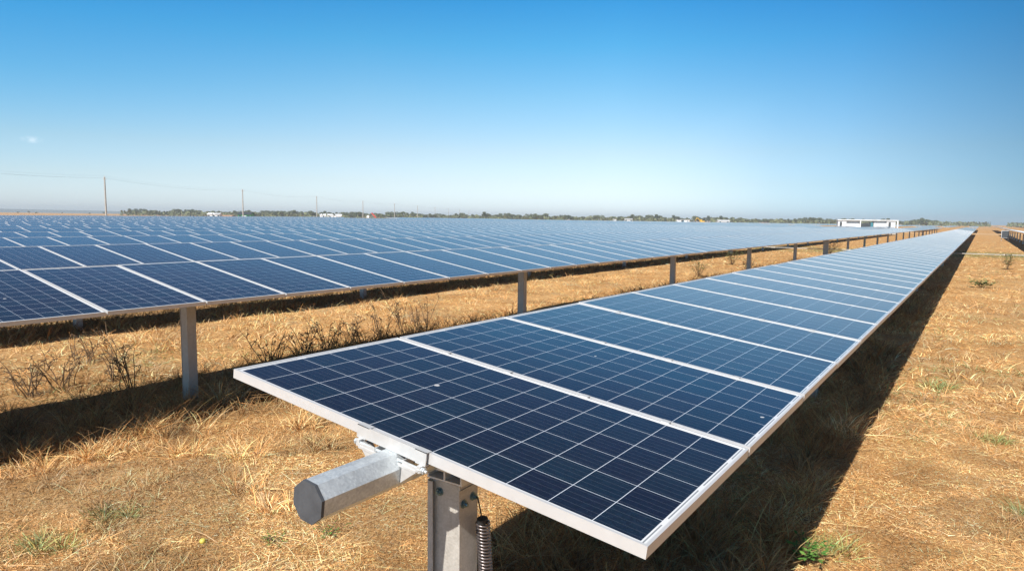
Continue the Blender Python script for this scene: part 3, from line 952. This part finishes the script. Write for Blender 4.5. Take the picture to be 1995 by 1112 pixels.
def pick_cols(n, x, y, r=rng):
    c = PALE[r.choice(len(PALE), n, p=PROB)] * np.array([1.50, 1.31, 1.14])
    tone = (0.66 + 0.40 * vnoise(x * 0.55, y * 0.55, 31) + 0.30 * vnoise(x * 2.4, y * 2.4, 33))
    grn = (vnoise(x * 0.8, y * 0.8, 41) > 0.80) & (r.random(n) < 0.16)
    c = c * tone[:, None] * r.uniform(0.55, 1.25, (n, 1))
    gry = (vnoise(x * 1.1 + 7, y * 1.1, 47) * 0.6 + vnoise(x * 2.9, y * 2.9, 48) * 0.4) > 0.58
    c = np.minimum(c, 0.82)
    c[gry] = c[gry] * np.array([0.60, 0.62, 0.66])
    pal = (vnoise(x * 0.9 + 3, y * 0.9, 49) * 0.6 + vnoise(x * 3.5, y * 3.5, 50) * 0.4) > 0.60
    c[pal] = c[pal] * np.array([1.12, 1.16, 1.25])
    c[grn] = np.array([0.20, 0.24, 0.09]) * r.uniform(0.7, 1.3, (grn.sum(), 1))
    return c


AZ0, AZ1 = math.radians(-80), math.radians(11)                  # fan of azimuths, clockwise from +y, wider than the picture


def fan(n, r0, r1, power):
    """points in the fan with density ~ r**-power"""
    u_ = rng.random(n); e = 2 - power
    rr = (r0 ** e + u_ * (r1 ** e - r0 ** e)) ** (1 / e)
    az = rng.uniform(AZ0, AZ1, n)
    return CAM[0] + rr * np.sin(az), CAM[1] + rr * np.cos(az), rr


def row_dist(x):
    """distance from the nearest row line"""
    k = np.round((-x) / 6.25); return np.abs(x + k * 6.25)


def on_ground(x, y): return np.stack([x, y, GZ + gh(x, y)], -1)


parts = []
# mown litter lying about
for (n, r0, r1, pw, L0, L1, W0) in ((560000, 1.6, 9.0, 1.5, 0.006, 0.035, 0.0036), (60000, 1.6, 9.0, 1.5, 0.03, 0.08, 0.003), (7000, 1.6, 9.0, 1.5, 0.08, 0.26, 0.0034), (190000, 9.0, 34.0, 1.75, 0.03, 0.10, 0.0065), (80000, 34.0, 110.0, 1.8, 0.06, 0.20, 0.018)):
    x, y, rr = fan(n, r0, r1, pw)
    az = rng.uniform(0, 2 * np.pi, n); el = np.abs(rng.normal(0, 0.62 if L1 < 0.05 else 0.4, n)) - 0.03
    d = np.stack([np.cos(el) * np.cos(az), np.cos(el) * np.sin(az), np.sin(el)], -1)
    p = on_ground(x, y); p[:, 2] += rng.uniform(-0.004, 0.016, n)
    L = rng.uniform(L0, L1, n); Wd = W0 * rng.uniform(0.6, 1.5, n)
    b_ = np.stack([rng.normal(0, 0.30, n) * L, rng.normal(0, 0.30, n) * L, -0.25 * np.sin(np.abs(el)) * L], -1)
    parts.append(blades(p, d, L, Wd, b_, pick_cols(n, x, y)))
V, Q, C = join(parts)
tag(link('straw_litter', fast_mesh('straw_litter', V, Q, M['straw'], C)), 'mown dry straw lying loose all over the ground', 'straw', None, 'stuff')


def tufts(cx, cyy, n_each, H, W0, lean, spread, tone=1.0, rr=rng):
    """bunches of standing blades; arrays per tuft"""
    m = len(cx); n = m * n_each
    i = np.repeat(np.arange(m), n_each)
    a = rr.uniform(0, 2 * np.pi, n); q = np.abs(rr.normal(0, 1, n)) * spread
    x = cx[i] + q * np.cos(a); y = cyy[i] + q * np.sin(a)
    az = a + rr.normal(0, 0.6, n); el = np.pi / 2 - np.abs(rr.normal(0, 1, n)) * lean - 0.1
    el = np.clip(el, 0.1, 1.5)
    d = np.stack([np.cos(el) * np.cos(az), np.cos(el) * np.sin(az), np.sin(el)], -1)
    L = H[i] * rr.uniform(0.35, 1.15, n)
    sag = np.stack([np.cos(az) * 0.30 * L, np.sin(az) * 0.30 * L, -rr.uniform(0.05, 0.5, n) * L], -1)
    return blades(on_ground(x, y), d, L, W0 * rr.uniform(0.6, 1.4, n), sag, pick_cols(n, x, y, rr) * tone, 3, rr)


parts = []
# short standing stubble everywhere, in clumps
x, y, rr = fan(9500, 2.0, 30.0, 1.5)
keep = vnoise(x * 0.7, y * 0.7, 51) > 0.42
x, y, rr = x[keep], y[keep], rr[keep]
near = rr < 10
parts.append(tufts(x[near], y[near], 20, rng.uniform(0.05, 0.17, near.sum()), 0.0042, 0.62, 0.045, 1.10))
parts.append(tufts(x[~near], y[~near], 11, rng.uniform(0.07, 0.24, (~near).sum()), 0.010, 0.6, 0.09, 1.05))
# taller unmown grass in the strips under the rows, shade put into its colour
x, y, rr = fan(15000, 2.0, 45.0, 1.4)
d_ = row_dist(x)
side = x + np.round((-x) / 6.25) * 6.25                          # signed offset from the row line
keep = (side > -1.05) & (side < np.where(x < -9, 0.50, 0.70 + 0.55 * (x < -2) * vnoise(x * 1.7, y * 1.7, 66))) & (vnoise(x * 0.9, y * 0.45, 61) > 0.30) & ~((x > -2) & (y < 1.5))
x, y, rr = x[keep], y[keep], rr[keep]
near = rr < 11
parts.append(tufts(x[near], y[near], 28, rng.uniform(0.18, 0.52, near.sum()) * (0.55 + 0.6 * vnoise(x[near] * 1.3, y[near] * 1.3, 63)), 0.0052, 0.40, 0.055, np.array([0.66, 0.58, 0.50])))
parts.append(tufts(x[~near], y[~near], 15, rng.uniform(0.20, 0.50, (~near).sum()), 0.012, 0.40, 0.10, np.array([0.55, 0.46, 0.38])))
# shaggy pale straw in the lit lane behind the second row and along the edge of its shade
m = 1100
x = rng.uniform(-11.6, -7.5, m); y = 0.5 + 27 * rng.random(m) ** 1.4
ok = vnoise(x * 0.8, y * 0.8, 71) > 0.38; x, y = x[ok], y[ok]
parts.append(tufts(x, y, 16, rng.uniform(0.07, 0.26, len(x)), 0.0065, 0.6, 0.07, 1.12))
m = 260
x = rng.uniform(-5.75, -5.0, m); y = 0.3 + 12 * rng.random(m) ** 1.3
ok = vnoise(x * 1.3, y * 1.3, 73) > 0.35; x, y = x[ok], y[ok]
parts.append(tufts(x, y, 24, rng.uniform(0.09, 0.32, len(x)), 0.0055, 0.6, 0.06, 1.12))
# more growth under the third and fourth rows, coloured dark to deepen their shade
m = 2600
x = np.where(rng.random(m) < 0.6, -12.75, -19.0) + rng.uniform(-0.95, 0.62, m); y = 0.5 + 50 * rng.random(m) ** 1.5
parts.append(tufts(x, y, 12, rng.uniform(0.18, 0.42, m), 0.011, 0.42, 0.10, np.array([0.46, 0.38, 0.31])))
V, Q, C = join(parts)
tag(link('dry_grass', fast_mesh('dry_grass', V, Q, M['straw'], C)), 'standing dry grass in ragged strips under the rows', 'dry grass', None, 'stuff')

def far_fix(x, y):
    """spots were measured for ground 8 cm higher"""
    k = 1.036
    return CAM[0] + (x - CAM[0]) * k, CAM[1] + (y - CAM[1]) * k


# individual tufts that stand out
TUFT = [(-5.45, 2.75, 0.42, 'pale straw tuft standing at the shadow edge, left of the nearest panel corner'),
        (-5.15, 1.75, 0.26, 'straw tuft at the shadow edge in the left foreground'),
        (-4.85, 1.05, 0.20, 'low straw tuft nearest the left border at the shadow edge'),
        (-3.75, 1.85, 0.24, 'spreading straw tuft in the sunlit ground left of the tube end'),
        (-3.05, 1.35, 0.22, 'thin pale tuft between the tube cap and the left border'),
        (-4.05, 2.75, 0.26, 'straw tuft just below the long front frame of the nearest panel'),
        (-3.45, 2.45, 0.22, 'low straw tuft under the front frame, above the tube'),
        (-4.3, 1.55, 0.20, 'flattened straw tuft with a dark shaded foot in the left foreground'),
        (-2.55, 1.30, 0.16, 'small pale tuft directly in front of the tube cap'),
        (0.95, 3.15, 0.17, 'straw tuft at the right shadow edge behind the green weed'),
        (0.65, 5.9, 0.40, 'tall bent straw stalks leaning out of the right shadow edge'),
        (2.2, 4.6, 0.16, 'greenish low tuft in the right foreground'),
        (-3.36, 0.50, 0.11, 'grey green grass tuft lying low in the left foreground'),
        (-3.25, 0.05, 0.13, 'small upright grey green tuft in the bottom left corner'),
        (1.95, 6.6, 0.14, 'dull green grass patch on the right strip near the right border'),
        (1.35, 9.0, 0.18, 'faded green grass clump at the right shadow edge farther back')]
for i, (x, y, h, lab) in enumerate(TUFT):
    r = np.random.default_rng(300 + i)
    x, y = far_fix(x, y)
    v, q, c = tufts(np.array([0.0, 0.10, -0.12]) + x, np.array([0.0, 0.13, 0.07]) + y, 70, np.array([h, h * .85, h * .75]) * 1.15, 0.0062, 0.62, 0.07, 1.28, r)
    c = np.where((c[:, 1] > c[:, 0])[:, None], np.array([0.64, 0.47, 0.26]), c)
    if 'green' in lab: c = c * np.array([0.40, 0.62, 0.50])
    b0 = np.array([x, y, GZ + float(gh(np.array([x]), np.array([y]))[0])])
    o = link('grass_tuft', fast_mesh('grass_tuft', v - b0, q, M['straw'], c), None, tuple(b0))
    tag(o, lab, 'grass tuft', 'grass tufts')


def dead_weed(seed, h):
    rr = random.Random(seed); mb = MB()
    for s in range(rr.randint(7, 11)):
        a = rr.uniform(0, 6.28); lean = rr.uniform(0.1, 0.55); hh = h * rr.uniform(0.55, 1.1)
        x0, y0 = rr.uniform(-.16, .16), rr.uniform(-.16, .16)
        pts = []
        for j in range(5):
            f = j / 4
            pts.append((x0 + math.cos(a) * lean * hh * f + rr.uniform(-.012, .012), y0 + math.sin(a) * lean * hh * f + rr.uniform(-.012, .012), hh * f * (1 - 0.12 * f)))
        mb.tube(pts, 0.0075, 5, 0, 0.003)
        for b in range(rr.randint(2, 4)):
            k = rr.randint(1, 4); p = Vector(pts[k]); aa_ = a + rr.uniform(-2.2, 2.2); l = hh * rr.uniform(0.15, 0.35)
            q = p + Vector((math.cos(aa_) * l * .8, math.sin(aa_) * l * .8, l * rr.uniform(0.2, 0.9)))
            mb.tube([p, (p + q) / 2 + Vector((0, 0, l * .08)), q], 0.0045, 4, 0, 0.002)
            for c in range(3):
                f = rr.uniform(.3, 1); e = p.lerp(q, f)
                g = Vector((rr.uniform(-.05, .05), rr.uniform(-.05, .05), rr.uniform(-.05, .02)))
                mb.tube([e, e + g * .5 + Vector((0, 0, .012)), e + g], 0.0065, 4, 0, 0.002)
    return mb.mesh('dead_weed', M['weedstem'])


WM = [dead_weed(40 + i, 0.62) for i in range(5)]
WEED = [(-7.55, 1.55, 'dark dead weed at the left border behind the shadow band'), (-7.75, 2.05, 'dark branching dead weed on the left in the shadow edge'),
        (-7.6, 2.6, 'thin dead weed second left of the brown post'), (-6.95, 2.45, 'leaning dead weed just left of the brown post'),
        (-9.2, 3.0, 'lone dead weed in the lit strip under the second row'), (-6.75, 5.0, 'dead weed above the nearest panel corner'),
        (-6.9, 5.6, 'dead weed on the sunlit strip behind the first panel'), (-7.1, 6.9, 'bushy dead weed behind the first and second panels'),
        (-7.3, 7.6, 'dead weed with forked twigs left of the middle post'), (-7.4, 8.4, 'sparse dead weed left of the middle post'),
        (-7.0, 6.2, 'dark dead weed low behind the long panel edge'), (-6.6, 4.3, 'short dead weed left of the panel corner in shade')]
for i, (x, y, lab) in enumerate(WEED):
    x, y = far_fix(x, y)
    o = link('dead_weed', WM[i % 5], None, (x, y, GZ + float(gh(np.array([x]), np.array([y]))[0])), (0, 0, i * 1.3))
    o.scale = (1, 1, random.uniform(0.8, 1.15)); tag(o, lab, 'dead weed', 'dead weeds')


def leafy(name, loc, n, h, spread, leaf, mat, label, cat, seed):
    r = random.Random(seed)
    root = thing(name, label, cat, loc)
    st = MB(); lf = MB()
    for i in range(n):
        a = r.uniform(0, 6.28); d = spread * r.uniform(0.2, 1); hh = h * r.uniform(0.4, 1)
        p0 = Vector((r.uniform(-.02, .02), r.uniform(-.02, .02), 0)); p2 = Vector((math.cos(a) * d, math.sin(a) * d, hh)); p1 = (p0 + p2) / 2 + Vector((0, 0, hh * .15))
        st.tube([p0, p1, p2], 0.003, 5, 0, 0.0015)
        for j in range(5):
            f = r.uniform(0.35, 1); c = p0.lerp(p1, f * 2) if f < .5 else p1.lerp(p2, f * 2 - 1)
            b = r.uniform(0, 6.28); l = leaf * r.uniform(0.6, 1.2); w = l * 0.45
            dv = Vector((math.cos(b), math.sin(b), r.uniform(-.3, .5))).normalized(); sv = dv.cross(Vector((r.uniform(-.4, .4), r.uniform(-.4, .4), 1))).normalized()
            k = len(lf.v)
            lf._add([c, c + dv * l * .5 + sv * w * .5, c + dv * l, c + dv * l * .5 - sv * w * .5], [(0, 1, 2, 3)])
    st.build('stem', M['weedstem'], root); lf.build('leaves', M[mat], root, fix=False)
    return root


def gp(x, y):
    x, y = far_fix(x, y)
    return (x, y, GZ + float(gh(np.array([x]), np.array([y]))[0]))


leafy('green_weed', gp(0.87, 2.93), 26, 0.20, 0.15, 0.055, 'weedleaf', 'bright green leafy weed at the shadow edge in the bottom right', 'weed', 1)
leafy('green_weed', gp(-1.95, 1.34), 18, 0.05, 0.20, 0.022, 'weedleaf', 'low creeping green weed on the straw under the tube', 'weed', 2)
leafy('green_weed', gp(-2.15, 1.05), 14, 0.04, 0.15, 0.022, 'weedleaf', 'small yellow green creeping weed left of the creeping weed under the tube', 'weed', 3)
leafy('green_weed', gp(-5.25, 3.1), 22, 0.16, 0.18, 0.045, 'shrubleaf', 'dull green weed beside the tall straw tuft at the shadow edge', 'weed', 4)
leafy('green_weed', gp(1.83, 27.3), 30, 0.30, 0.55, 0.16, 'shrubleaf', 'round green weed patch alone on the right-hand strip', 'weed', 5)
leafy('green_weed', gp(2.9, 40.0), 26, 0.9, 0.5, 0.16, 'shrubleaf', 'upright green weed at the right border of the bare strip', 'weed', 6)
leafy('shrub', gp(-7.4, 24.6), 40, 0.9, 0.6, 0.10, 'shrubleaf', 'olive shrub between the second and third posts of the second row', 'shrub', 7)
leafy('shrub', gp(-6.7, 29.0), 34, 0.8, 0.5, 0.10, 'shrubleaf', 'small olive shrub right of the third post of the second row', 'shrub', 8)
leafy('shrub', gp(-8.6, 33.0), 50, 1.0, 0.9, 0.12, 'shrubleaf', 'wide olive shrub behind the drive shaft', 'shrub', 9)
leafy('shrub', gp(-7.2, 52.0), 60, 1.0, 1.1, 0.14, 'weedstem', 'dark brown dead shrub under the second row beyond the drive post', 'shrub', 10)

fr = MB()
bm = bmesh.new(); bmesh.ops.create_uvsphere(bm, u_segments=14, v_segments=9, radius=0.022)
me = bpy.data.meshes.new('fallen_fruit'); 
for v in bm.verts:
    if v.co.z > 0.017: v.co.z -= 0.003
bm.to_mesh(me); bm.free(); me.materials.append(M['lemon']); me.polygons.foreach_set('use_smooth', [True] * len(me.polygons))
g_ = gp(-2.5, 0.74)
tag(link('fallen_fruit', me, None, (g_[0], g_[1], g_[2] + 0.018)), 'small yellow wild fruit lying on the straw in the foreground', 'fruit')

# ------------------------------------------------------------------ air
hz, ht, hb = new_mat('thin_dry_haze')
ht.n.clear()
ho = ht.node('ShaderNodeOutputMaterial'); pv = ht.node('ShaderNodeVolumePrincipled')
pv.inputs['Color'].default_value = (0.80, 0.88, 0.95, 1); pv.inputs['Density'].default_value = 0.00034
pv.inputs['Anisotropy'].default_value = 0.0
ht.l.new(pv.outputs[0], ho.inputs['Volume'])
tag(MB().box(-2800, 2800, -2800, 2800, GZ - 2.2, 19.0).build('haze', hz), 'thin pale haze lying over the far paddocks', 'haze', None, 'stuff')
